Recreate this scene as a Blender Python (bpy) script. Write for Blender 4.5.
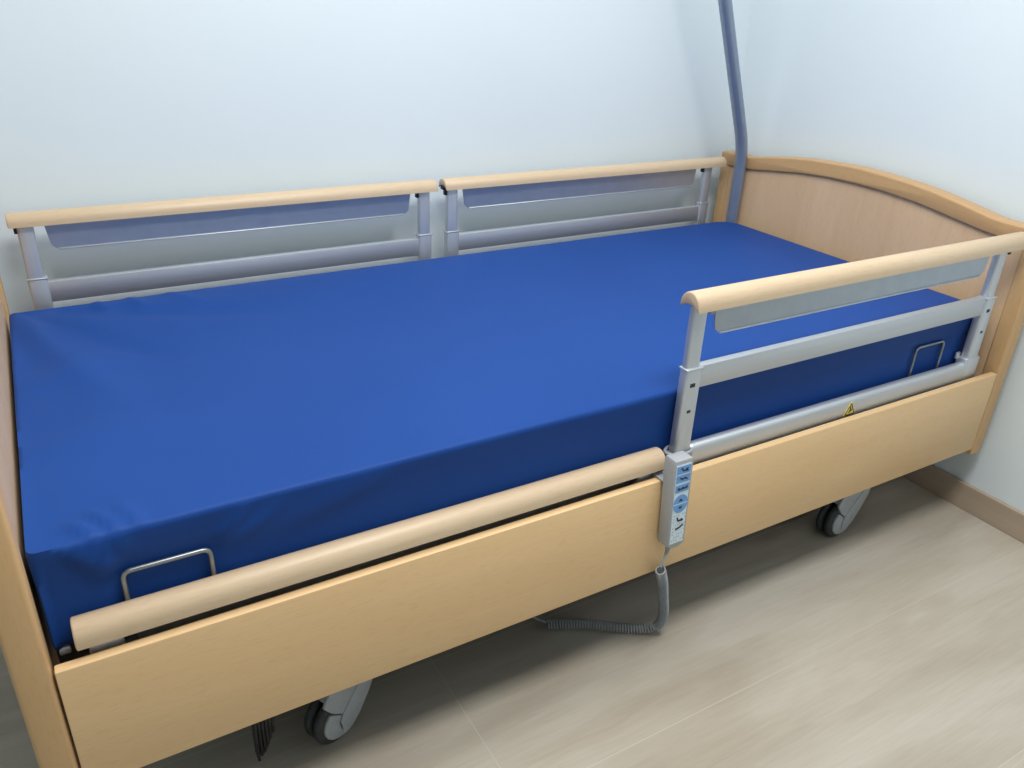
import bpy, bmesh, math, random
from mathutils import Vector, Matrix, noise
random.seed(4)
PI = math.pi
scene = bpy.context.scene
for o in list(bpy.data.objects): bpy.data.objects.remove(o)
COL = scene.collection

# ------------------------------------------------------------ camera
cd = bpy.data.cameras.new('camera'); cam = bpy.data.objects.new('camera', cd); COL.objects.link(cam)
cd.sensor_fit = 'HORIZONTAL'; cd.sensor_width = 36.0
cd.lens = 803.8 / 1024 * 36.0; cd.clip_start = 0.02
RT = Vector((0.86362017, -0.50257632, 0.03971459))
UP = Vector((0.19089104, 0.39889978, 0.89690556))
FW = Vector((0.46660564, 0.76700457, -0.44043521))
M = Matrix((RT, UP, -FW)).transposed().to_4x4()
M.translation = Vector((0.09425, -0.91120, 1.21145))
cam.matrix_world = M
scene.camera = cam

# ------------------------------------------------------------ world, lights, exposure
w = bpy.data.worlds.new('world'); scene.world = w; w.use_nodes = True
w.node_tree.nodes['Background'].inputs[0].default_value = (0.80, 0.90, 1.0, 1)
w.node_tree.nodes['Background'].inputs[1].default_value = 0.3
vs = scene.view_settings
vs.view_transform = 'Standard'; vs.look = 'None'; vs.gamma = 1.0; vs.use_curve_mapping = False
vs.exposure = -0.06

def area(name, loc, sx, sy, power, col, rot=(0, 0, 0)):
    l = bpy.data.lights.new(name, 'AREA'); l.shape = 'RECTANGLE'; l.size = sx; l.size_y = sy
    l.energy = power; l.color = col
    o = bpy.data.objects.new(name, l); o.location = loc; o.rotation_euler = rot; COL.objects.link(o)
    return o
CEIL = 2.60
area('ceiling_area_light', (0.80, -0.55, CEIL - 0.03), 1.3, 0.55, 45, (1.0, 0.985, 0.965))
area('ceiling_area_light', (0.85, 0.35, CEIL - 0.03), 1.3, 0.6, 19, (1.0, 0.985, 0.965))  # weaker unseen fill over the bed, added to lift the wall between rails

# ------------------------------------------------------------ mesh helpers
def orient(bm):
    bmesh.ops.recalc_face_normals(bm, faces=bm.faces[:])
def add_box(bm, x0, x1, y0, y1, z0, z1, bev=0.0, seg=2):
    t = bmesh.new()
    bmesh.ops.create_cube(t, size=1.0)
    for v in t.verts:
        v.co = Vector(((x0 + x1) / 2 + v.co.x * (x1 - x0), (y0 + y1) / 2 + v.co.y * (y1 - y0), (z0 + z1) / 2 + v.co.z * (z1 - z0)))
    if bev > 0:
        bmesh.ops.bevel(t, geom=t.edges[:], offset=bev, segments=seg, profile=0.5, affect='EDGES')
    merge(bm, t); return bm
def merge(bm, t, mat=None):
    me = bpy.data.meshes.new('tmp'); 
    if mat is not None: bmesh.ops.transform(t, matrix=mat, verts=t.verts[:])
    t.to_mesh(me); t.free(); bm.from_mesh(me); bpy.data.meshes.remove(me)
def tube_frames(pts):
    n = len(pts); T = []
    for i in range(n):
        a = pts[max(i - 1, 0)]; b = pts[min(i + 1, n - 1)]
        T.append((b - a).normalized())
    up = Vector((0, 0, 1)) if abs(T[0].z) < 0.9 else Vector((1, 0, 0))
    N = [(up - T[0] * up.dot(T[0])).normalized()]
    for i in range(1, n):
        v = N[-1] - T[i] * N[-1].dot(T[i]); N.append(v.normalized())
    return T, N
def add_tube(bm, pts, r, seg=12, caps=True, closed=False):
    pts = [Vector(p) for p in pts]; T, N = tube_frames(pts); rings = []
    for i, p in enumerate(pts):
        rr = r[i] if isinstance(r, (list, tuple)) else r
        B = T[i].cross(N[i])
        rings.append([bm.verts.new(p + N[i] * math.cos(2 * PI * k / seg) * rr + B * math.sin(2 * PI * k / seg) * rr) for k in range(seg)])
    for a, b in zip(rings, rings[1:]):
        for k in range(seg): bm.faces.new((a[k], a[(k + 1) % seg], b[(k + 1) % seg], b[k]))
    if caps: bm.faces.new(rings[0][::-1]); bm.faces.new(rings[-1])
    return bm
def fillet(pts, rad, n=6):
    pts = [Vector(p) for p in pts]; out = [pts[0]]
    for a, b, c in zip(pts, pts[1:], pts[2:]):
        d1 = (a - b).normalized(); d2 = (c - b).normalized()
        p0 = b + d1 * rad; p1 = b + d2 * rad
        for i in range(n + 1):
            t = i / n; out.append(p0 * (1 - t) ** 2 + b * 2 * t * (1 - t) + p1 * t * t)
    out.append(pts[-1]); return out
def add_prism(bm, poly, f, d0, d1, bev=0.0, seg=2):
    """poly: 2-D outline, f(u,v,d)->xyz, extruded d0..d1"""
    t = bmesh.new()
    a = [t.verts.new(f(u, v, d0)) for u, v in poly]; b = [t.verts.new(f(u, v, d1)) for u, v in poly]
    n = len(poly)
    fa = t.faces.new(a[::-1]); fb = t.faces.new(b)
    for i in range(n): t.faces.new((a[i], a[(i + 1) % n], b[(i + 1) % n], b[i]))
    orient(t)
    if bev > 0:
        es = [e for e in fa.edges] + [e for e in fb.edges]
        bmesh.ops.bevel(t, geom=es, offset=bev, segments=seg, profile=0.5, affect='EDGES')
    merge(bm, t); return bm
def add_lathe(bm, prof, c, axis, seg=36):
    """prof: (dist along axis, radius)"""
    axis = Vector(axis).normalized(); c = Vector(c)
    u = Vector((0, 0, 1)); 
    if abs(axis.z) > 0.9: u = Vector((1, 0, 0))
    u = (u - axis * u.dot(axis)).normalized(); v = axis.cross(u); rings = []
    for d, r in prof:
        rings.append([bm.verts.new(c + axis * d + u * math.cos(2 * PI * k / seg) * r + v * math.sin(2 * PI * k / seg) * r) for k in range(seg)])
    for a, b in zip(rings, rings[1:]):
        for k in range(seg): bm.faces.new((a[k], a[(k + 1) % seg], b[(k + 1) % seg], b[k]))
    bm.faces.new(rings[0][::-1]); bm.faces.new(rings[-1]); return bm
ROOT = {}
def wloc(o):
    return ROOT.get(o.name, Vector((0, 0, 0))) if o else Vector((0, 0, 0))
def obj(name, bm, mat, parent=None, smooth=True, ang=40, loc=None, label=None):
    """one mesh object; vertices are given in world space"""
    orient(bm)
    base = Vector(loc) if loc is not None else wloc(parent)
    for v in bm.verts: v.co -= base
    me = bpy.data.meshes.new(name); bm.to_mesh(me); bm.free()
    me.materials.append(mat)
    o = bpy.data.objects.new(name, me); COL.objects.link(o)
    if smooth:
        for p in me.polygons: p.use_smooth = True
        try: me.set_sharp_from_angle(angle=math.radians(ang))
        except Exception: pass
    if parent:
        o.parent = parent; o.location = base - wloc(parent)
    else: o.location = base
    ROOT[o.name] = base
    if label: o['label'] = label
    return o
def empty(name, loc, parent=None, label=None, cat=None, group=None):
    o = bpy.data.objects.new(name, None); COL.objects.link(o); o.empty_display_size = 0.1
    o.location = Vector(loc) - wloc(parent)
    if parent: o.parent = parent
    ROOT[o.name] = Vector(loc)
    if label: o['label'] = label
    if cat: o['category'] = cat
    if group: o['group'] = group
    return o
def BM(): return bmesh.new()

# ------------------------------------------------------------ materials
def mat(name, base=(0.8, 0.8, 0.8), rough=0.5, metal=0.0, spec=0.5, **kw):
    m = bpy.data.materials.new(name); m.use_nodes = True
    b = m.node_tree.nodes['Principled BSDF']
    b.inputs['Base Color'].default_value = (*base, 1); b.inputs['Roughness'].default_value = rough
    b.inputs['Metallic'].default_value = metal; b.inputs['Specular IOR Level'].default_value = spec
    for k, v in kw.items(): b.inputs[k].default_value = v
    return m
def noise_mat(name, c0, c1, scale, stretch=(1, 1, 1), rough=0.5, metal=0.0, spec=0.5, bump=0.0, detail=4.0, lo=0.35, hi=0.65, bscale=None):
    m = mat(name, c0, rough, metal, spec); nt = m.node_tree; N = nt.nodes; L = nt.links
    b = N['Principled BSDF']
    tc = N.new('ShaderNodeTexCoord'); mp = N.new('ShaderNodeMapping'); mp.inputs['Scale'].default_value = stretch
    nz = N.new('ShaderNodeTexNoise'); nz.inputs['Scale'].default_value = scale; nz.inputs['Detail'].default_value = detail
    cr = N.new('ShaderNodeValToRGB'); cr.color_ramp.elements[0].position = lo; cr.color_ramp.elements[1].position = hi
    cr.color_ramp.elements[0].color = (*c0, 1); cr.color_ramp.elements[1].color = (*c1, 1)
    L.new(tc.outputs['Object'], mp.inputs['Vector']); L.new(mp.outputs[0], nz.inputs['Vector'])
    L.new(nz.outputs[0], cr.inputs[0]); L.new(cr.outputs[0], b.inputs['Base Color'])
    if bump:
        n2 = nz
        if bscale:
            n2 = N.new('ShaderNodeTexNoise'); n2.inputs['Scale'].default_value = bscale; n2.inputs['Detail'].default_value = 3
            L.new(tc.outputs['Object'], n2.inputs['Vector'])
        bp = N.new('ShaderNodeBump'); bp.inputs['Strength'].default_value = bump; bp.inputs['Distance'].default_value = 0.002
        L.new(n2.outputs[0], bp.inputs['Height']); L.new(bp.outputs[0], b.inputs['Normal'])
    return m
def beech(name, axis, a=(0.75, 0.51, 0.265), b_=(0.81, 0.565, 0.31), rough=0.42):
    """beech: long soft figure along one axis plus short fine rays"""
    m = mat(name, a, rough, 0, 0.45); nt = m.node_tree; N = nt.nodes; L = nt.links; P = N['Principled BSDF']
    s = [1.0, 1.0, 1.0]; s['xyz'.index(axis)] = 0.10
    tc = N.new('ShaderNodeTexCoord')
    mp = N.new('ShaderNodeMapping'); mp.inputs['Scale'].default_value = s
    n1 = N.new('ShaderNodeTexNoise'); n1.inputs['Scale'].default_value = 16; n1.inputs['Detail'].default_value = 6; n1.inputs['Roughness'].default_value = 0.6
    n1.inputs['Distortion'].default_value = 0.6
    cr = N.new('ShaderNodeValToRGB'); e = cr.color_ramp.elements
    e[0].position = 0.30; e[0].color = (*a, 1); e[1].position = 0.70; e[1].color = (*b_, 1)
    mp2 = N.new('ShaderNodeMapping'); s2 = [260, 260, 260]; s2['xyz'.index(axis)] = 40; mp2.inputs['Scale'].default_value = s2
    n2 = N.new('ShaderNodeTexNoise'); n2.inputs['Scale'].default_value = 1.0; n2.inputs['Detail'].default_value = 2
    c2 = N.new('ShaderNodeValToRGB'); e = c2.color_ramp.elements
    e[0].position = 0.30; e[0].color = (0.90, 0.86, 0.80, 1); e[1].position = 0.48; e[1].color = (1, 1, 1, 1)
    mx = N.new('ShaderNodeMix'); mx.data_type = 'RGBA'; mx.blend_type = 'MULTIPLY'; mx.inputs[0].default_value = 0.5
    L.new(tc.outputs['Object'], mp.inputs[0]); L.new(mp.outputs[0], n1.inputs['Vector']); L.new(n1.outputs[0], cr.inputs[0])
    L.new(tc.outputs['Object'], mp2.inputs[0]); L.new(mp2.outputs[0], n2.inputs['Vector']); L.new(n2.outputs[0], c2.inputs[0])
    L.new(cr.outputs[0], mx.inputs[6]); L.new(c2.outputs[0], mx.inputs[7]); L.new(mx.outputs[2], P.inputs['Base Color'])
    return m
WX = beech('beech_along_x', 'x'); WY = beech('beech_along_y', 'y', (0.49, 0.30, 0.14), (0.55, 0.345, 0.168)); WZ = beech('beech_along_z', 'z', (0.55, 0.35, 0.17), (0.61, 0.40, 0.20))
WC = beech('beech_cap', 'x', (0.58, 0.44, 0.285), (0.63, 0.49, 0.335), 0.40)
WP = beech('beech_panel_insert', 'z', (0.66, 0.445, 0.265), (0.73, 0.51, 0.32), 0.5)
ALU = noise_mat('anodised_aluminium', (0.60, 0.63, 0.67), (0.64, 0.68, 0.72), 60, (0.05, 1, 1), 0.52, 0.85)
ALUP = noise_mat('anodised_aluminium_post', (0.60, 0.63, 0.67), (0.64, 0.68, 0.72), 60, (1, 1, 0.05), 0.48, 0.85)
PLATE = noise_mat('grey_painted_plate', (0.44, 0.49, 0.55), (0.47, 0.52, 0.58), 30, (1, 1, 1), 0.42, 0.8)
STEEL = noise_mat('steel_wire', (0.26, 0.28, 0.29), (0.33, 0.35, 0.36), 50, (1, 1, 1), 0.35, 0.8)
POLE = noise_mat('grey_lacquered_tube', (0.25, 0.31, 0.41), (0.27, 0.33, 0.43), 40, (1, 1, 1), 0.30, 0.5)
BLACK = noise_mat('black_plastic', (0.012, 0.012, 0.014), (0.02, 0.02, 0.023), 60, (1, 1, 1), 0.5)
TYRE = noise_mat('black_rubber_tyre', (0.022, 0.025, 0.028), (0.034, 0.037, 0.04), 80, (1, 1, 1), 0.6)
GREYPL = noise_mat('grey_plastic', (0.33, 0.36, 0.39), (0.37, 0.40, 0.43), 90, (1, 1, 1), 0.5)
DARKST = noise_mat('dark_steel_frame', (0.05, 0.053, 0.06), (0.07, 0.073, 0.08), 30, (1, 1, 1), 0.45, 0.3)
CASE = noise_mat('grey_handset_plastic', (0.36, 0.38, 0.40), (0.40, 0.42, 0.44), 350, (1, 1, 1), 0.55, bump=0.12)
CORD = noise_mat('grey_cord', (0.29, 0.32, 0.34), (0.34, 0.37, 0.39), 90, (1, 1, 1), 0.5)
KEYP = noise_mat('pale_blue_keypad_film', (0.62, 0.74, 0.82), (0.66, 0.78, 0.86), 90, (1, 1, 1), 0.4)
BTN = noise_mat('blue_button_film', (0.13, 0.32, 0.66), (0.16, 0.36, 0.70), 90, (1, 1, 1), 0.4)
INK = noise_mat('dark_ink', (0.012, 0.018, 0.04), (0.018, 0.024, 0.05), 90, (1, 1, 1), 0.5)
YEL = noise_mat('yellow_sticker', (0.78, 0.62, 0.06), (0.84, 0.68, 0.10), 90, (1, 1, 1), 0.45)

def wall_mat():
    m = noise_mat('white_wall_paint', (0.735, 0.82, 0.86), (0.75, 0.835, 0.875), 2.2, (1, 1, 1), 0.55, 0, 0.35, bump=0.05, bscale=140)
    return m
WALL = wall_mat()
CEILM = noise_mat('white_ceiling', (0.85, 0.86, 0.86), (0.87, 0.88, 0.88), 3, (1, 1, 1), 0.8)

def floor_mat():
    m = mat('oak_vinyl_planks', (0.5, 0.45, 0.38), 0.42, 0, 0.45); nt = m.node_tree; N = nt.nodes; L = nt.links; P = N['Principled BSDF']
    tc = N.new('ShaderNodeTexCoord')
    mp = N.new('ShaderNodeMapping'); mp.inputs['Location'].default_value = (-0.60, 0.17, 0)
    br = N.new('ShaderNodeTexBrick'); br.offset = 0.0; br.inputs['Scale'].default_value = 1.0
    br.inputs['Brick Width'].default_value = 2.6; br.inputs['Row Height'].default_value = 0.35
    br.inputs['Mortar Size'].default_value = 0.0008; br.inputs['Mortar Smooth'].default_value = 0.1
    br.inputs['Color1'].default_value = (0.0, 0, 0, 1); br.inputs['Color2'].default_value = (1, 1, 1, 1); br.inputs['Mortar'].default_value = (0.5, 0.5, 0.5, 1)
    L.new(tc.outputs['Object'], mp.inputs[0]); L.new(mp.outputs[0], br.inputs['Vector'])
    # broad tone along the planks
    m1 = N.new('ShaderNodeMapping'); m1.inputs['Scale'].default_value = (0.28, 1.5, 1)
    n1 = N.new('ShaderNodeTexNoise'); n1.inputs['Scale'].default_value = 4.2; n1.inputs['Detail'].default_value = 5; n1.inputs['Distortion'].default_value = 0.8
    L.new(tc.outputs['Object'], m1.inputs[0]); L.new(m1.outputs[0], n1.inputs['Vector'])
    cr = N.new('ShaderNodeValToRGB'); e = cr.color_ramp.elements
    e[0].position = 0.28; e[0].color = (0.385, 0.335, 0.265, 1); e[1].position = 0.62; e[1].color = (0.52, 0.485, 0.415, 1)
    L.new(n1.outputs[0], cr.inputs[0])
    # fine grain
    m2 = N.new('ShaderNodeMapping'); m2.inputs['Scale'].default_value = (3.0, 60, 1)
    n2 = N.new('ShaderNodeTexNoise'); n2.inputs['Scale'].default_value = 2.2; n2.inputs['Detail'].default_value = 5; n2.inputs['Distortion'].default_value = 1.2
    L.new(tc.outputs['Object'], m2.inputs[0]); L.new(m2.outputs[0], n2.inputs['Vector'])
    c2 = N.new('ShaderNodeValToRGB'); e = c2.color_ramp.elements
    e[0].position = 0.30; e[0].color = (0.93, 0.92, 0.90, 1); e[1].position = 0.60; e[1].color = (1, 1, 1, 1)
    L.new(n2.outputs[0], c2.inputs[0])
    mx = N.new('ShaderNodeMix'); mx.data_type = 'RGBA'; mx.blend_type = 'MULTIPLY'; mx.inputs[0].default_value = 1.0
    L.new(cr.outputs[0], mx.inputs[6]); L.new(c2.outputs[0], mx.inputs[7])
    # a few soft knots
    m3 = N.new('ShaderNodeMapping'); m3.inputs['Scale'].default_value = (1.0, 2.6, 1)
    vo = N.new('ShaderNodeTexVoronoi'); vo.inputs['Scale'].default_value = 1.9
    L.new(tc.outputs['Object'], m3.inputs[0]); L.new(m3.outputs[0], vo.inputs['Vector'])
    c3 = N.new('ShaderNodeValToRGB'); e = c3.color_ramp.elements
    e[0].position = 0.0; e[0].color = (0.74, 0.68, 0.60, 1); e[1].position = 0.16; e[1].color = (1, 1, 1, 1)
    L.new(vo.outputs['Distance'], c3.inputs[0])
    mk = N.new('ShaderNodeMix'); mk.data_type = 'RGBA'; mk.blend_type = 'MULTIPLY'; mk.inputs[0].default_value = 0.8
    L.new(mx.outputs[2], mk.inputs[6]); L.new(c3.outputs[0], mk.inputs[7])
    # plank-to-plank tone
    pr_ = N.new('ShaderNodeValToRGB'); e = pr_.color_ramp.elements
    e[0].color = (0.95, 0.94, 0.93, 1); e[1].color = (1.02, 1.02, 1.02, 1)
    L.new(br.outputs['Color'], pr_.inputs[0])
    m4 = N.new('ShaderNodeMix'); m4.data_type = 'RGBA'; m4.blend_type = 'MULTIPLY'; m4.inputs[0].default_value = 1.0
    L.new(mk.outputs[2], m4.inputs[6]); L.new(pr_.outputs[0], m4.inputs[7])
    m5 = N.new('ShaderNodeMix'); m5.data_type = 'RGBA'; L.new(br.outputs['Fac'], m5.inputs[0])
    L.new(m4.outputs[2], m5.inputs[6]); m5.inputs[7].default_value = (0.53, 0.49, 0.42, 1)  # seams paler than the planks: bevel glint put into the colour
    L.new(m5.outputs[2], P.inputs['Base Color'])
    bp = N.new('ShaderNodeBump'); bp.inputs['Strength'].default_value = 0.12; bp.inputs['Distance'].default_value = 0.001
    L.new(n2.outputs[0], bp.inputs['Height']); L.new(bp.outputs[0], P.inputs['Normal'])
    return m
FLOOR = floor_mat()
BASEB = noise_mat('oak_baseboard', (0.40, 0.315, 0.235), (0.47, 0.375, 0.285), 7, (1, 0.15, 3), 0.45)

def blue_mat():
    m = mat('blue_coated_cover', (0.030, 0.095, 0.42), 0.55, 0, 0.16); nt = m.node_tree; N = nt.nodes; L = nt.links; P = N['Principled BSDF']
    P.inputs['Sheen Weight'].default_value = 0.0; P.inputs['Sheen Roughness'].default_value = 0.5
    P.inputs['Sheen Tint'].default_value = (0.35, 0.55, 1.0, 1)
    tc = N.new('ShaderNodeTexCoord')
    nz = N.new('ShaderNodeTexNoise'); nz.inputs['Scale'].default_value = 420; nz.inputs['Detail'].default_value = 2
    n2 = N.new('ShaderNodeTexNoise'); n2.inputs['Scale'].default_value = 2.2; n2.inputs['Detail'].default_value = 2
    cr = N.new('ShaderNodeValToRGB'); e = cr.color_ramp.elements
    e[0].position = 0.3; e[0].color = (0.0085, 0.052, 0.245, 1); e[1].position = 0.7; e[1].color = (0.0105, 0.060, 0.270, 1)
    bp = N.new('ShaderNodeBump'); bp.inputs['Strength'].default_value = 0.05; bp.inputs['Distance'].default_value = 0.001
    L.new(tc.outputs['Object'], nz.inputs['Vector']); L.new(tc.outputs['Object'], n2.inputs['Vector'])
    L.new(n2.outputs[0], cr.inputs[0]); L.new(cr.outputs[0], P.inputs['Base Color'])
    L.new(nz.outputs[0], bp.inputs['Height']); L.new(bp.outputs[0], P.inputs['Normal'])
    return m
BLUE = blue_mat()

# ------------------------------------------------------------ room shell
XL, XR, YF, YB = -2.3, 2.105, -3.0, 1.072
def struct(name, bm, m, smooth=False):
    o = obj(name, bm, m, None, smooth); o['kind'] = 'structure'; return o
struct('floor', add_box(BM(), XL, XR, YF, YB, -0.08, 0), FLOOR)
struct('ceiling', add_box(BM(), XL, XR, YF, YB, CEIL, CEIL + 0.08), CEILM)
struct('wall_back', add_box(BM(), XL - .1, XR + .1, YB, YB + .1, -0.08, CEIL + .08), WALL)
struct('wall_right', add_box(BM(), XR, XR + .1, YF, YB, -0.08, CEIL + .08), WALL)
struct('wall_left', add_box(BM(), XL - .1, XL, YF, YB, -0.08, CEIL + .08), WALL)
struct('wall_front', add_box(BM(), XL - .1, XR + .1, YF - .1, YF, -0.08, CEIL + .08), WALL)
def baseboard(x0, x1, y0, y1):
    bm = BM(); add_box(bm, x0, x1, y0, y1, 0, 0.0727, 0.002); return bm
struct('baseboard_right', baseboard(XR - 0.013, XR, YF, YB), BASEB)
struct('baseboard_back', baseboard(XL, XR - 0.013, YB - 0.013, YB), BASEB)

# ------------------------------------------------------------ the bed
W = 1.03
ZT, ZB = 0.423, 0.2113
bed = empty('care_bed', (1.0, W / 2, 0), label='beech and aluminium adjustable care bed on casters holding the blue mattress', cat='bed')

def mirror_pts(pts):
    return pts
# crest curve of the end boards (y measured from an end, z)
CREST = [(0.0, 0.772), (0.06, 0.772), (0.100, 0.7725), (0.128, 0.775), (0.153, 0.7795), (0.205, 0.789), (0.246, 0.7955), (0.283, 0.801),
         (0.346, 0.808), (0.440, 0.8135), (0.515, 0.816)]
INSET = [(0.0, 0.732), (0.06, 0.733), (0.115, 0.736), (0.151, 0.7395), (0.189, 0.745), (0.227, 0.750), (0.29, 0.759), (0.337, 0.7645),
         (0.432, 0.771), (0.515, 0.7725)]
def sym(c): return c + [(W - y, z) for y, z in c[-2::-1]]
def end_board(name, xi, s, parent):
    """xi: x of the face towards the mattress; s: +1 the board lies at larger x (head), -1 the other way"""
    root = empty(name, (xi + s * 0.02, W / 2, 0.19), parent)
    f = lambda y, z, d: (xi + s * d, y, z)
    # posts
    for y0, y1 in ((0.0, 0.0406), (W - 0.0406, W)):
        b = BM(); 
        x0, x1 = sorted((xi, xi + s * 0.042)); add_box(b, x0, x1, y0, y1, 0.19, 0.742, 0.006, 3)
        obj('post', b, WZ, root)
    # crest rail
    b = BM(); poly = sym(CREST) + sym(INSET)[::-1]
    add_prism(b, poly, f, -0.0025, 0.046, 0.005, 3); obj('crest_rail', b, WY, root, ang=35)
    # inset panel (recessed), slightly into the crest and posts
    b = BM(); top = [(y, z + 0.012) for y, z in sym(INSET)]
    top = [(0.036, top[0][1])] + [p for p in top if 0.036 < p[0] < W - 0.036] + [(W - 0.036, top[0][1])]
    poly = top + [(W - 0.036, 0.26), (0.036, 0.26)]
    add_prism(b, poly, f, 0.005, 0.023); obj('inset_panel', b, WP, root)
    b = BM(); x0, x1 = sorted((xi + s * 0.002, xi + s * 0.04)); add_box(b, x0, x1, 0.036, W - 0.036, 0.20, 0.265, 0.004); obj('lower_rail', b, WY, root)
    return root
end_board('head_board', 2.027, 1, bed)
end_board('foot_board', -0.003, -1, bed)

for y0, y1 in ((0.0, 0.0165), (W - 0.0165, W)):
    b = add_box(BM(), 0.0, 2.021, y0, y1, ZB, ZT, 0.0022, 2)
    obj('side_panel', b, WX, bed)

# lying-surface frame
b = BM()
for y in (0.09, W - 0.12): add_box(b, 0.0, 2.02, y, y + 0.03, 0.355, 0.402, 0.003)
for x in (0.03, 0.55, 1.05, 1.55, 1.965): add_box(b, x, x + 0.03, 0.12, W - 0.12, 0.36, 0.40, 0.003)
obj('bed_frame', b, DARKST, bed)
b = BM()
for i in range(28): add_box(b, 0.03 + i * 0.071, 0.03 + i * 0.071 + 0.045, 0.10, W - 0.10, 0.402, 0.411, 0.002)
so = obj('slats', b, DARKST, bed)
b = BM()
for x in (0.006,): add_box(b, x, x + 0.014, 0.056, 0.070, 0.400, 0.4095, 0.002)
obj('corner_bracket', b, GREYPL, bed)
# lower chassis
b = BM()
for y in (0.15, W - 0.18): add_box(b, 0.38, 1.76, y, y + 0.03, 0.235, 0.275, 0.003)
for x in (0.40, 1.70): add_box(b, x, x + 0.04, 0.11, W - 0.11, 0.215, 0.255, 0.003)
for x in (0.55, 1.50):
    for y in (0.20, W - 0.23): add_tube(b, [(x, y, 0.25), (x + 0.10, y, 0.37)], 0.014)
obj('chassis', b, DARKST, bed)

# guard rails
def capsec(yc, z0, n=14, hw=0.0235, h=0.0285):
    """half-round cap with a hollow underside: (y, z) outline"""
    out = []
    for i in range(n + 1):
        a = PI * i / n; out.append((yc + math.cos(a) * hw, z0 + math.sin(a) ** 0.8 * h))
    for i in range(1, n):
        t = -1 + 2 * i / n; out.append((yc + t * (hw - 0.003), z0 + 0.003 + 0.006 * (1 - t * t)))
    return out
def guard_rail(parent, xa, xb, posts, plate, side, zoff, sticker=False):
    """side +1: front of the bed (outer face at low y), -1: mirrored to the back; zoff lowers the rail"""
    Y = lambda y: y if side > 0 else W - y
    root = empty('guard_rail', (xa, Y(0.035), ZT - 0.02), parent)
    def bx(b, x0, x1, y0, y1, z0, z1, bev=0.0, seg=2):
        ya, yb = sorted((Y(y0), Y(y1))); add_box(b, x0, x1, ya, yb, z0, z1, bev, seg)
    ZC = 0.7361 + zoff
    b = BM(); add_prism(b, capsec(Y(0.0335), ZC, h=0.0315 if side > 0 else 0.0265), lambda u, v, d: (d, u, v), xa, xb, 0.0025, 2)
    obj('wooden_cap', b, WC, root, ang=50, label='pale beech half-round cap')
    for k, (p0, p1) in enumerate(posts):
        b = BM(); bx(b, p0 - .0015, p1 + .0015, 0.0285, 0.0455, 0.44 + zoff if zoff == 0 else 0.30, ZC + 0.006, 0.005, 3)
        obj('inner_post', b, ALUP, root)
        if zoff == 0:
            b = BM(); bx(b, p0 - .003, p1 + .006, 0.0245, 0.0465, 0.39, 0.6225, 0.0055, 3)
            sl = obj('outer_post', b, ALUP, root)
            for zz, hh, ww in ((0.591, 0.004, 0.006), (0.538, 0.003, 0.0045)):
                b = BM(); ya = Y(0.0245)
                add_box(b, (p0 + p1) / 2 - ww, (p0 + p1) / 2 + ww, ya - 0.0008, ya + 0.0008, zz - hh, zz + hh, 0.0007, 1)
                obj('slot', b, BLACK, sl, label='small black slot')
            # thin rim on top of the sleeve
            b = BM(); bx(b, p0 - .0042, p1 + .0072, 0.0235, 0.0478, 0.6195, 0.6235, 0.0014, 2)
            obj('rim', b, ALU, sl)
        # clip under the cap
        cx = p0 - 0.004 if side < 0 or k == 1 else p1 + 0.012
        if side > 0 and k == 1: cx = p1 + 0.010
        b = BM(); bx(b, cx - .010, cx + .006, 0.028, 0.044, ZC - 0.001, ZC + 0.010, 0.001); bx(b, cx - .003, cx + .006, 0.030, 0.042, ZC - 0.016, ZC, 0.001)
        obj('clip', b, GREYPL if (side > 0 and k == 0) else BLACK, root, label='small plastic clip under the cap')
    # plate hanging under the cap
    x0, x1 = plate; r = 0.020; z0, z1 = 0.6795 + zoff, ZC + 0.008; poly = [(x0 - .006, z1), (x0, z0 + r)]
    for i in range(1, 7):
        a = PI + PI / 2 * i / 6; poly.append((x0 + r + math.cos(a) * r, z0 + r + math.sin(a) * r))
    for i in range(7):
        a = -PI / 2 + PI / 2 * i / 6; poly.append((x1 - r + math.cos(a) * r, z0 + r + math.sin(a) * r))
    poly.append((x1 + .006, z1))
    b = BM(); ya, yb = sorted((Y(0.0345), Y(0.0385))); add_prism(b, poly, lambda u, v, d: (u, d, v), ya, yb, 0.0006, 1)
    pl = obj('plate', b, PLATE, root)
    b = BM(); bx(b, x0 + r * .7, x1 - r * .7, 0.0318, 0.0412, z0 - .001, z0 + .0022, 0.0009, 1); obj('edge_lip', b, ALU, pl, label='bright lower edge lip')
    # middle rail
    zm0, zm1 = ((0.5810, 0.6245) if side > 0 else (0.5675, 0.6130)) if zoff == 0 else (0.345, 0.393)
    b = BM(); bx(b, posts[0][1] + .004, posts[1][0] - .002, 0.028, 0.044, zm0, zm1, 0.0015, 2); obj('middle_rail', b, ALU, root)
    # lower rail
    b = BM(); bx(b, posts[0][1] + .004 if zoff == 0 else posts[0][0], posts[1][0] - .002, 0.0225, 0.046, 0.412 if zoff == 0 else 0.30, 0.461 if zoff == 0 else 0.34, 0.010, 4)
    lr = obj('lower_rail', b, ALU, root)
    if zoff == 0:
        for k, (p0, p1) in enumerate(posts):
            b = BM()
            if k == 0:
                # ring collar the first post drops into
                ring = [((p0 + p1) / 2 + 0.0015 + 0.030 * math.cos(2 * PI * i / 28), Y(0.0365) + 0.0175 * math.sin(2 * PI * i / 28), 0.452) for i in range(29)]
                add_tube(b, ring, 0.003, 8, caps=False); bx(b, p0 - .008, p1 + .012, 0.022, 0.050, 0.395, 0.449, 0.004)
            else:
                bx(b, p0 - .012, p1 + .016, 0.0235, 0.050, 0.40, 0.472, 0.004)
                bx(b, p0 - .016, p0 - .002, 0.046, 0.052, 0.465, 0.482, 0.002)
            obj('post_socket', b, ALUP if k else GREYPL, root)
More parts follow.
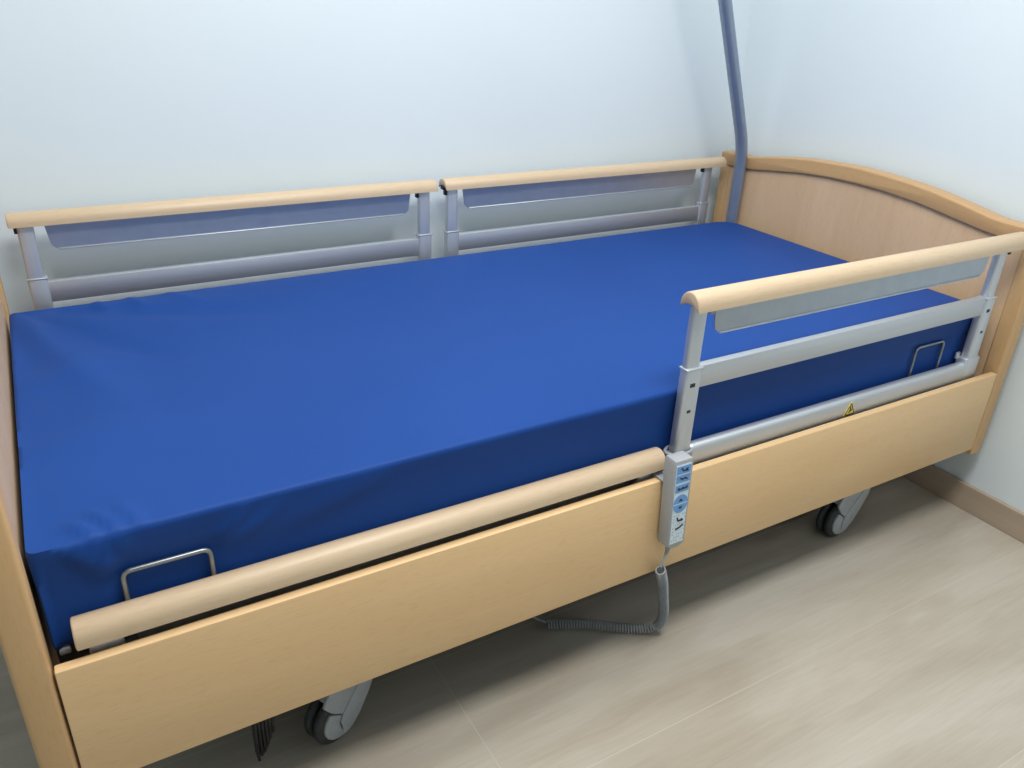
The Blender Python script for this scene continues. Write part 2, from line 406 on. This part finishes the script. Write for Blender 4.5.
    if zoff != 0:
        for p0, p1 in posts:
            b = BM(); bx(b, p0 - .006, p1 + .008, 0.0235, 0.050, 0.30, ZC - 0.006, 0.003); obj('post_socket', b, ALUP, root)
    if sticker:
        b = BM(); cx, cz = 1.510, 0.434; y = Y(0.0225) - 0.0004
        tri = [(cx - .017, cz - .012), (cx + .017, cz - .012), (cx + .002, cz + .018), (cx - .002, cz + .018)]
        add_prism(b, tri, lambda u, v, d: (u, d, v), y - 0.0006, y + 0.0006)
        st = obj('warning_sticker', b, YEL, lr, label='small yellow triangular warning sticker')
        b = BM()
        def bar(p, q, wd):
            p = Vector(p); q = Vector(q); n = (q - p).normalized(); n = Vector((-n.y, n.x)) * wd
            add_prism(b, [p + n, q + n, q - n, p - n], lambda u, v, d: (u, d, v), y - 0.0010, y - 0.0005)
        P = [(cx - .0145, cz - .0105), (cx + .0145, cz - .0105), (cx, cz + .0155)]
        for i in range(3): bar(P[i], P[(i + 1) % 3], 0.0011)
        bar((cx - .005, cz - .006), (cx + .005, cz - .001), 0.0016); bar((cx, cz + .002), (cx, cz + .008), 0.0016); bar((cx - .003, cz - .001), (cx + .003, cz + .002), 0.0013)
        obj('warning_sign', b, INK, st)
    return root
P1 = [(0.0475, 0.0755), (0.945, 0.973)]; P2 = [(1.026, 1.054), (1.922, 1.951)]
guard_rail(bed, 0.032, 0.992, P1, (0.101, 0.918), -1, 0.0)
guard_rail(bed, 1.0147, 2.0, P2, (1.0775, 1.887), -1, 0.0)
guard_rail(bed, 1.0125, 2.0, P2, (1.081, 1.890), 1, 0.0, sticker=True)
guard_rail(bed, 0.028, 0.992, P1, (0.101, 0.918), 1, 0.4384 - 0.7361)

# mattress retainers (bent wire)
for x0, x1, z, r in ((0.097, 0.208, 0.506, 0.0036), (1.748, 1.850, 0.520, 0.0028)):
    b = BM(); y = 0.0545
    add_tube(b, fillet([(x0 - .003, y + .03, 0.40), (x0, y, 0.43), (x0, y, z), (x1, y, z), (x1, y, 0.43), (x1 + .003, y + .03, 0.40)], 0.012), r, 10)
    obj('mattress_retainer', b, STEEL, bed)

# casters
def caster(cx, cy, ang, parent, y_flip=False):
    """cx,cy: wheel centre; ang: heading of the rolling direction in plan (towards the swivel stem)"""
    R = 0.050
    root = empty('caster', (cx, cy, 0), parent)
    d = Vector((math.cos(ang), math.sin(ang), 0)); n = Vector((math.sin(ang), -math.cos(ang), 0))
    c = Vector((cx, cy, R))
    for o0, o1 in ((-0.0205, -0.003), (0.003, 0.0205)):
        b = BM(); prof = [(o0, R * .62), (o0, R * .86), (o0 + .002, R * .95), (o0 + .006, R), (o1 - .006, R), (o1 - .002, R * .95), (o1, R * .86), (o1, R * .62)]
        add_lathe(b, prof, c, n); obj('tyre', b, TYRE, root)
    b = BM(); add_lathe(b, [(-0.003, R * .6), (0.003, R * .6)], c, n); obj('wheel_core', b, BLACK, root)
    # hub cover + fairing each side: a disc drawn up to the stem
    def fair(poly, e0, e1, name, m):
        b = BM(); add_prism(b, poly, lambda u, v, t: tuple(c + d * u + Vector((0, 0, v)) + n * t), e0, e1, 0.002, 2); return obj(name, b, m, root)
    arc = lambda r, a0, a1, k, ox=0, oz=0: [(ox + r * math.cos(math.radians(a0 + (a1 - a0) * i / k)), oz + r * math.sin(math.radians(a0 + (a1 - a0) * i / k))) for i in range(k + 1)]
    for sg in (1, -1):
        e = sorted((sg * 0.0195, sg * 0.0265))
        hub = arc(0.037, 128, 275, 18) + [(0.004, -0.030), (-0.001, -0.020), (-0.0045, -0.003), (0.0005, 0.0112), (-0.010, 0.0205)]
        fair(hub, e[0], e[1] - (0.001 if sg > 0 else 0), 'hub_cover', GREYPL)
        fork = [(0.000, -0.0368), (0.014, -0.0358), (0.024, -0.0315), (0.044, -0.013), (0.066, 0.018), (0.084, 0.052), (0.091, 0.078), (0.088, 0.098), (0.074, 0.092), (0.044, 0.056), (0.004, 0.0125), (-0.0025, -0.002), (0.0012, -0.020), (0.001, -0.028)]
        fair(fork, e[0], e[1], 'fork_blade', GREYPL)
    top = [(-0.036, 0.056), (-0.020, 0.0325), (-0.009, 0.0225), (0.003, 0.0135), (0.042, 0.056), (0.072, 0.092), (0.086, 0.10), (0.076, 0.114), (0.030, 0.114), (-0.010, 0.092), (-0.030, 0.070)]
    b = BM(); add_prism(b, [(-0.026, 0.054), (0.052, 0.054), (0.084, 0.09), (0.076, 0.113), (0.030, 0.113), (-0.010, 0.091)], lambda u, v, t: tuple(c + d * u + Vector((0, 0, v)) + n * t), -0.022, 0.022, 0.003, 2)
    obj('fork_bridge', b, GREYPL, root)
    for sg in (1, -1):
        e = sorted((sg * 0.0195, sg * 0.0262)); fair(top, e[0], e[1], 'wheel_fairing', GREYPL)
    s = c + d * 0.055; b = BM(); add_tube(b, [(s.x, s.y, 0.155), (s.x, s.y, 0.235)], 0.016, 16); obj('stem', b, STEEL, root)
    return root
AH = math.radians(40)
caster(0.372, 0.108, math.radians(23), bed)
caster(1.680, 0.103, math.radians(4), bed)
caster(0.372, W - 0.16, AH + 2.2, bed)
caster(1.668, W - 0.16, AH + 1.2, bed)

# brake pedal beside the first caster: ribbed dark wedge
pd = empty('brake_pedal', (0.30, 0.13, 0.14), bed)
b = BM()
for i in range(6):
    t = i / 5; x = 0.236 + t * 0.030
    z0 = 0.026 + 0.050 * t ** 1.1; 
    add_box(b, x, x + 0.0042, 0.088 + 0.004 * t, 0.112 + 0.01 * t, z0, 0.128, 0.0012, 1)
add_prism(b, [(0.236, 0.13), (0.238, 0.045), (0.243, 0.028), (0.252, 0.036), (0.270, 0.082), (0.274, 0.13)], lambda u, v, d: (u, d, v), 0.094, 0.120, 0.002)
obj('ribbed_pad', b, BLACK, pd, label='dark ribbed pedal pad')
b = BM(); add_prism(b, [(0.262, 0.085), (0.275, 0.083), (0.33, 0.115), (0.385, 0.14), (0.385, 0.155), (0.27, 0.14)], lambda u, v, d: (u, d, v), 0.115, 0.135, 0.003)
obj('pedal_arm', b, DARKST, pd)

# ------------------------------------------------------------ mattress
def build_mattress():
    X0, X1, Y0, Y1, Z0, Z1 = -0.002, 2.004, 0.0465, 0.934, 0.412, 0.5745
    hx, hy, hz = (X1 - X0) / 2, (Y1 - Y0) / 2, (Z1 - Z0) / 2; cx, cy, cz = (X0 + X1) / 2, (Y0 + Y1) / 2, (Z0 + Z1) / 2
    r = 0.007
    nx, ny, nz = 230, 104, 16
    def seg(px, py, a, b, wd):
        ax, ay = a; bx_, by_ = b; dx, dy = bx_ - ax, by_ - ay; L2 = dx * dx + dy * dy
        t = max(0, min(1, ((px - ax) * dx + (py - ay) * dy) / L2)); qx, qy = ax + t * dx, ay + t * dy
        dd = math.hypot(px - qx, py - qy); w_ = wd * (0.7 + 0.8 * t)
        return math.exp(-(dd / w_) ** 2) * (math.sin(PI * min(1, 0.12 + t * 0.88)) ** 0.8), t
    # creases (start, end, width, height): top of the mattress, foot end
    TOPC = [((0.005, 0.93), (0.16, 0.38), 0.030, 0.0034), ((0.03, 0.915), (0.26, 0.52), 0.026, -0.0022), ((0.06, 0.93), (0.52, 0.70), 0.030, -0.0024),
            ((0.157, 0.94), (0.190, 0.84), 0.012, 0.0016), ((0.221, 0.94), (0.260, 0.83), 0.012, 0.0016), ((0.30, 0.935), (0.36, 0.84), 0.016, 0.0012),
            ((0.082, 0.046), (0.045, 0.100), 0.007, 0.0024), ((0.109, 0.046), (0.072, 0.115), 0.007, 0.0026), ((0.135, 0.046), (0.105, 0.12), 0.009, 0.0018),
            ((0.02, 0.30), (0.20, 0.36), 0.05, 0.0016), ((0.02, 0.55), (0.22, 0.62), 0.05, 0.0016)]
    # front face: (x, z)
    FRC = [((0.039, 0.566), (0.086, 0.502), 0.006, 0.0024), ((0.055, 0.567), (0.093, 0.506), 0.005, 0.0026), ((0.072, 0.568), (0.098, 0.515), 0.005, 0.0026),
           ((0.095, 0.569), (0.112, 0.528), 0.006, 0.0014), ((0.262, 0.562), (0.216, 0.514), 0.006, 0.0022), ((0.31, 0.55), (0.22, 0.50), 0.010, 0.0016), ((0.46, 0.55), (0.24, 0.50), 0.02, 0.0012)]
    def shape(px, py, pz):
        # px,py,pz relative to centre, on the surface of the box
        sx, sy = (1 if px >= 0 else -1), (1 if py >= 0 else -1)
        ax, ay = abs(px), abs(py); R = 0.060 if (px > 0 and py > 0) else 0.014
        u, v = ax - (hx - R), ay - (hy - R)
        if u > 0 and v > 0:
            m = max(u, v); hl = math.hypot(u, v); u2, v2 = u * m / hl, v * m / hl
            q = Vector((hx - R + u2, hy - R + v2)); nrm = Vector((u / hl, v / hl)); s = R - m
        elif u > v: q = Vector((ax, ay)); nrm = Vector((1, 0)); s = hx - ax
        else: q = Vector((ax, ay)); nrm = Vector((0, 1)); s = hy - ay
        h = hz - abs(pz); sz = 1 if pz >= 0 else -1
        rr = r; s2, h2 = s, h; tilt = 0
        if s < rr and h < rr:
            a, c = rr - s, rr - h; m = max(a, c); hl = math.hypot(a, c) or 1; s2, h2 = rr - a * m / hl, rr - c * m / hl
        q = q - nrm * (s2 - s)
        X, Y, Z = cx + sx * q.x, cy + sy * q.y, cz + sz * (hz - h2)
        wx, wy = sx * nrm.x, sy * nrm.y
        return X, Y, Z, wx, wy, s, h
    bm = BM(); cache = {}
    def V(i, j, k):
        key = (i, j, k)
        if key in cache: return cache[key]
        # denser towards the ends near the foot/edges: uniform is enough
        px, py, pz = -hx + 2 * hx * i / nx, -hy + 2 * hy * j / ny, -hz + 2 * hz * k / nz
        X, Y, Z, wx, wy, s, h = shape(px, py, pz)
        if k == nz:
            z = 0.0
            for a, b_, wd, am in TOPC:
                if X < 0.75: g, t = seg(X, Y, a, b_, wd); z += g * am * 3.4
            z += 0.0012 * (noise.noise((X * 3, Y * 3, 0)))
            z += 0.0025 * math.sin(PI * min(1, max(0, (X - X0) / (X1 - X0)))) ** 0.5 * math.sin(PI * min(1, max(0, (Y - Y0) / (Y1 - Y0)))) ** 0.5
            z -= 0.004 * math.exp(-(X - X0) / 0.09)
            Z += z * min(1, s / 0.012)
        else:
            top = max(0.0, min(1.0, (Z - Z0) / (Z1 - Z0)))
            inw = 0.010 * (1 - top) ** 0.7 + 0.004 * math.sin(PI * top)
            bump = 0.0010 * noise.noise((X * 5, Z * 9, Y * 5))
            if wy < -0.5 and X < 0.7:
                for a, b_, wd, am in FRC: g, t = seg(X, Z, a, b_, wd); bump += g * am * 3.6 * min(1, h / 0.01)
                # pressed in by the retainer
                dx = max(0.097 - X, 0, X - 0.208); dz = max(0, Z - 0.506)
                bump -= 0.004 * math.exp(-(dx * dx + dz * dz) / 0.0003)
            if wy < -0.5 and X > 1.5:
                dx = max(1.748 - X, 0, X - 1.850); dz = max(0, Z - 0.520)
                bump -= 0.004 * math.exp(-(dx * dx + dz * dz) / 0.0003)
            if wx < -0.5: inw *= 0.15
            X += wx * (bump - inw); Y += wy * (bump - inw)
        vtx = bm.verts.new((X, Y, Z)); cache[key] = vtx; return vtx
    for i in range(nx):
        for j in range(ny):
            for k in (0, nz): bm.faces.new((V(i, j, k), V(i + 1, j, k), V(i + 1, j + 1, k), V(i, j + 1, k)))
        for k in range(nz):
            for j in (0, ny): bm.faces.new((V(i, j, k), V(i + 1, j, k), V(i + 1, j, k + 1), V(i, j, k + 1)))
    for j in range(ny):
        for k in range(nz):
            for i in (0, nx): bm.faces.new((V(i, j, k), V(i, j + 1, k), V(i, j + 1, k + 1), V(i, j, k + 1)))
    o = obj('mattress', bm, BLUE, None, True, 80, loc=(1.0, W / 2, 0.412))
    o['label'] = 'royal blue wipe-clean mattress lying on the beech care bed'; o['category'] = 'mattress'
    return o
build_mattress()

# ------------------------------------------------------------ lifting pole
lp = empty('lifting_pole', (2.008, 0.922, 0.41), label='grey curved lifting pole rising from the bed corner at the headboard', cat='pole')
b = BM()
pts = fillet([(2.009, 0.924, 0.36), (2.009, 0.924, 0.792), (1.757, 0.886, 1.34), (1.64, 0.872, 1.72), (1.45, 0.83, 1.98), (1.20, 0.775, 2.02)], 0.07, 10)
add_tube(b, pts, 0.0185, 20); obj('tube', b, POLE, lp, ang=60)
b = BM(); add_tube(b, [(1.215, 0.778, 2.018), (1.19, 0.773, 2.0215)], 0.0205, 16); obj('end_cap', b, BLACK, lp)

# ------------------------------------------------------------ hand control with coiled cord
hc = empty('hand_control', (0.995, -0.017, 0.28), label='grey hand control with blue keys hanging on the side panel, coiled cord below', cat='remote control')
XT0, XT1, XB0, XB1 = 0.969, 1.013, 0.981, 1.022     # front face: top and bottom edges
YFR, YBK = -0.0330, -0.0045
ZTF, ZBF = 0.4810, 0.2930
def hs(u, v, d):
    """u 0..1 across, v 0..1 up the front face, d metres in front of it"""
    t = 1 - v
    x = (XT0 + (XB0 - XT0) * t) + u * ((XT1 - XT0) + ((XB1 - XB0) - (XT1 - XT0)) * t)
    return (x, YFR - d, ZBF + v * (ZTF - ZBF))
b = BM()
out = [(0, 0.0), (0.30, -0.035), (0.62, -0.035), (1, 0.0), (1, 0.97), (0.93, 1.0), (0.07, 1.0), (0, 0.97)]
add_prism(b, out, lambda u, v, d: hs(u, v, -d), 0.0, YBK - YFR, 0.0022, 2)
obj('casing', b, CASE, hc)
b = BM()
def card(b, poly, d0, d1): add_prism(b, poly, lambda u, v, d: hs(u, v, d), d0, d1)
card(b, [(0.10, 0.03), (0.88, 0.03), (0.88, 0.955), (0.10, 0.955)], -0.0005, 0.0008); kp = obj('keypad', b, KEYP, hc, label='pale blue keypad film')
def stroke(b, p, q, wd, d0=0.0013, d1=0.0020):
    # widths in v units (u is scaled by the aspect of the face)
    asp = (ZTF - ZBF) / 0.043
    p = Vector((p[0], p[1] * asp)); q = Vector((q[0], q[1] * asp)); n = (q - p).normalized(); n = Vector((-n.y, n.x)) * wd
    card(b, [((p + n).x, (p + n).y / asp), ((q + n).x, (q + n).y / asp), ((q - n).x, (q - n).y / asp), ((p - n).x, (p - n).y / asp)], d0, d1)
for k, v0 in enumerate((0.855, 0.755, 0.645)):
    b = BM(); card(b, [(0.14, v0), (0.86, v0), (0.86, v0 + 0.084), (0.14, v0 + 0.084)], 0.0, 0.0014); bt = obj('button', b, BTN, kp, label='blue rectangular key')
    b = BM(); vm = v0 + 0.042
    if k == 0: segs = [((0.36, vm + .024), (0.46, vm - .008)), ((0.46, vm - .008), (0.72, vm - .012)), ((0.58, vm - .010), (0.70, vm + .012))]
    elif k == 1: segs = [((0.32, vm + .014), (0.46, vm - .006)), ((0.46, vm - .006), (0.58, vm + .008)), ((0.58, vm + .008), (0.72, vm - .014))]
    else: segs = [((0.28, vm - .008), (0.76, vm - .002)), ((0.30, vm + .012), (0.30, vm - .012)), ((0.52, vm + .014), (0.52, vm - .008)), ((0.74, vm + .018), (0.74, vm - .006))]
    for p, q in segs: stroke(b, p, q, 0.030, 0.0010, 0.0021)
    obj('key_symbol', b, INK, kp)
for sg in (1, -1):
    b = BM(); cv = 0.505; poly = []
    for i in range(13):
        a = PI * i / 12; poly.append((0.49 + 0.39 * math.cos(a), cv + sg * (0.008 + 0.098 * math.sin(a))))
    card(b, poly, 0.0, 0.0014); bt = obj('button', b, BTN, kp, label='blue half-round key with arrow')
    b = BM(); vm = cv + sg * 0.045
    card(b, [(0.38, vm - sg * .011), (0.60, vm - sg * .011), (0.49, vm + sg * .016)], 0.0010, 0.0021); obj('key_symbol', b, INK, kp)
b = BM()      # lower lock field: two sitting figures and small dotted rows
for p, q in [((0.38, 0.345), (0.44, 0.305)), ((0.44, 0.305), (0.68, 0.298)), ((0.60, 0.318), (0.72, 0.300)), ((0.34, 0.205), (0.56, 0.215)), ((0.56, 0.215), (0.76, 0.245))]: stroke(b, p, q, 0.036)
obj('lock_symbol', b, INK, kp)
b = BM()
for r_ in range(9):
    v0 = 0.06 + r_ * 0.038
    for c_ in range(6):
        u0 = 0.18 + c_ * 0.125
        if (r_ in (6, 7) and 1 <= c_ <= 4) or (r_ in (3, 4) and 1 <= c_ <= 4): continue
        if (r_ * 3 + c_) % 4 == 3: continue
        card(b, [(u0, v0), (u0 + .055, v0 + .003), (u0 + .055, v0 + .014), (u0, v0 + .011)], 0.0004, 0.0012)
obj('dotted_marking', b, GREYPL, kp)
# hanging hook behind the casing over the panel edge
b = BM(); add_box(b, 0.972, 1.006, -0.0055, 0.021, 0.4235, 0.4275, 0.0012); add_box(b, 0.972, 1.006, 0.0172, 0.0212, 0.385, 0.4265, 0.001); obj('hook', b, GREYPL, hc)
# cord: strain relief, straight lead, coil, lead under the bed
b = BM()
bz3 = lambda P, n: [sum((Vector(p) * c for p, c in zip(P, ((1 - t) ** 3, 3 * t * (1 - t) ** 2, 3 * t * t * (1 - t), t ** 3))), Vector((0, 0, 0))) for t in [i / n for i in range(n + 1)]]
add_tube(b, bz3([(1.000, -0.018, 0.290), (0.996, -0.020, 0.272), (0.982, -0.028, 0.262), (0.979, -0.026, 0.245)], 10), [0.0062, 0.006, 0.0055, 0.0045, 0.0036, 0.003, 0.0026, 0.0024, 0.0024, 0.0024, 0.0024], 10)
lead = obj('lead', b, CORD, hc)
ctrl = [Vector(p) for p in [(0.981, -0.024, 0.236), (1.003, -0.013, 0.190), (1.025, 0.000, 0.130), (1.046, 0.014, 0.072), (1.050, 0.026, 0.030), (1.024, 0.044, 0.0150), (0.975, 0.075, 0.0145), (0.935, 0.106, 0.0145), (0.90, 0.126, 0.0145), (0.852, 0.150, 0.0145)]]
def catmull(P, n):
    P = [2 * P[0] - P[1]] + P + [2 * P[-1] - P[-2]]; out = []
    for a, b_, c, d in zip(P, P[1:], P[2:], P[3:]):
        for i in range(n):
            t = i / n; out.append(0.5 * ((2 * b_) + (c - a) * t + (2 * a - 5 * b_ + 4 * c - d) * t * t + (3 * b_ - a - 3 * c + d) * t ** 3))
    out.append(P[-2]); return out
path = catmull(ctrl, 30)
acc = [0.0]
for a, c in zip(path, path[1:]): acc.append(acc[-1] + (c - a).length)
def at(s):
    s = max(0, min(acc[-1], s)); lo = 0
    import bisect
    lo = min(max(bisect.bisect_right(acc, s) - 1, 0), len(path) - 2)
    t = (s - acc[lo]) / (acc[lo + 1] - acc[lo]); return path[lo].lerp(path[lo + 1], t)
PITCH = 0.0060; turns = int(acc[-1] / PITCH); SEG = 12; core = [at(acc[-1] * i / (turns * SEG)) for i in range(turns * SEG + 1)]
T, Nn = tube_frames(core); helix = []
for i, p in enumerate(core):
    a = 2 * PI * i / SEG; B = T[i].cross(Nn[i]); helix.append(p + (Nn[i] * math.cos(a) + B * math.sin(a)) * 0.0092)
b = BM(); add_tube(b, helix, 0.00155, 6); obj('coiled_cord', b, CORD, hc, ang=180)
b = BM(); add_tube(b, bz3([helix[-1], helix[-1] + Vector((-0.02, 0.02, 0.0)), (0.80, 0.22, 0.02), (0.78, 0.30, 0.20)], 14), 0.0023, 8); obj('lead', b, CORD, hc)
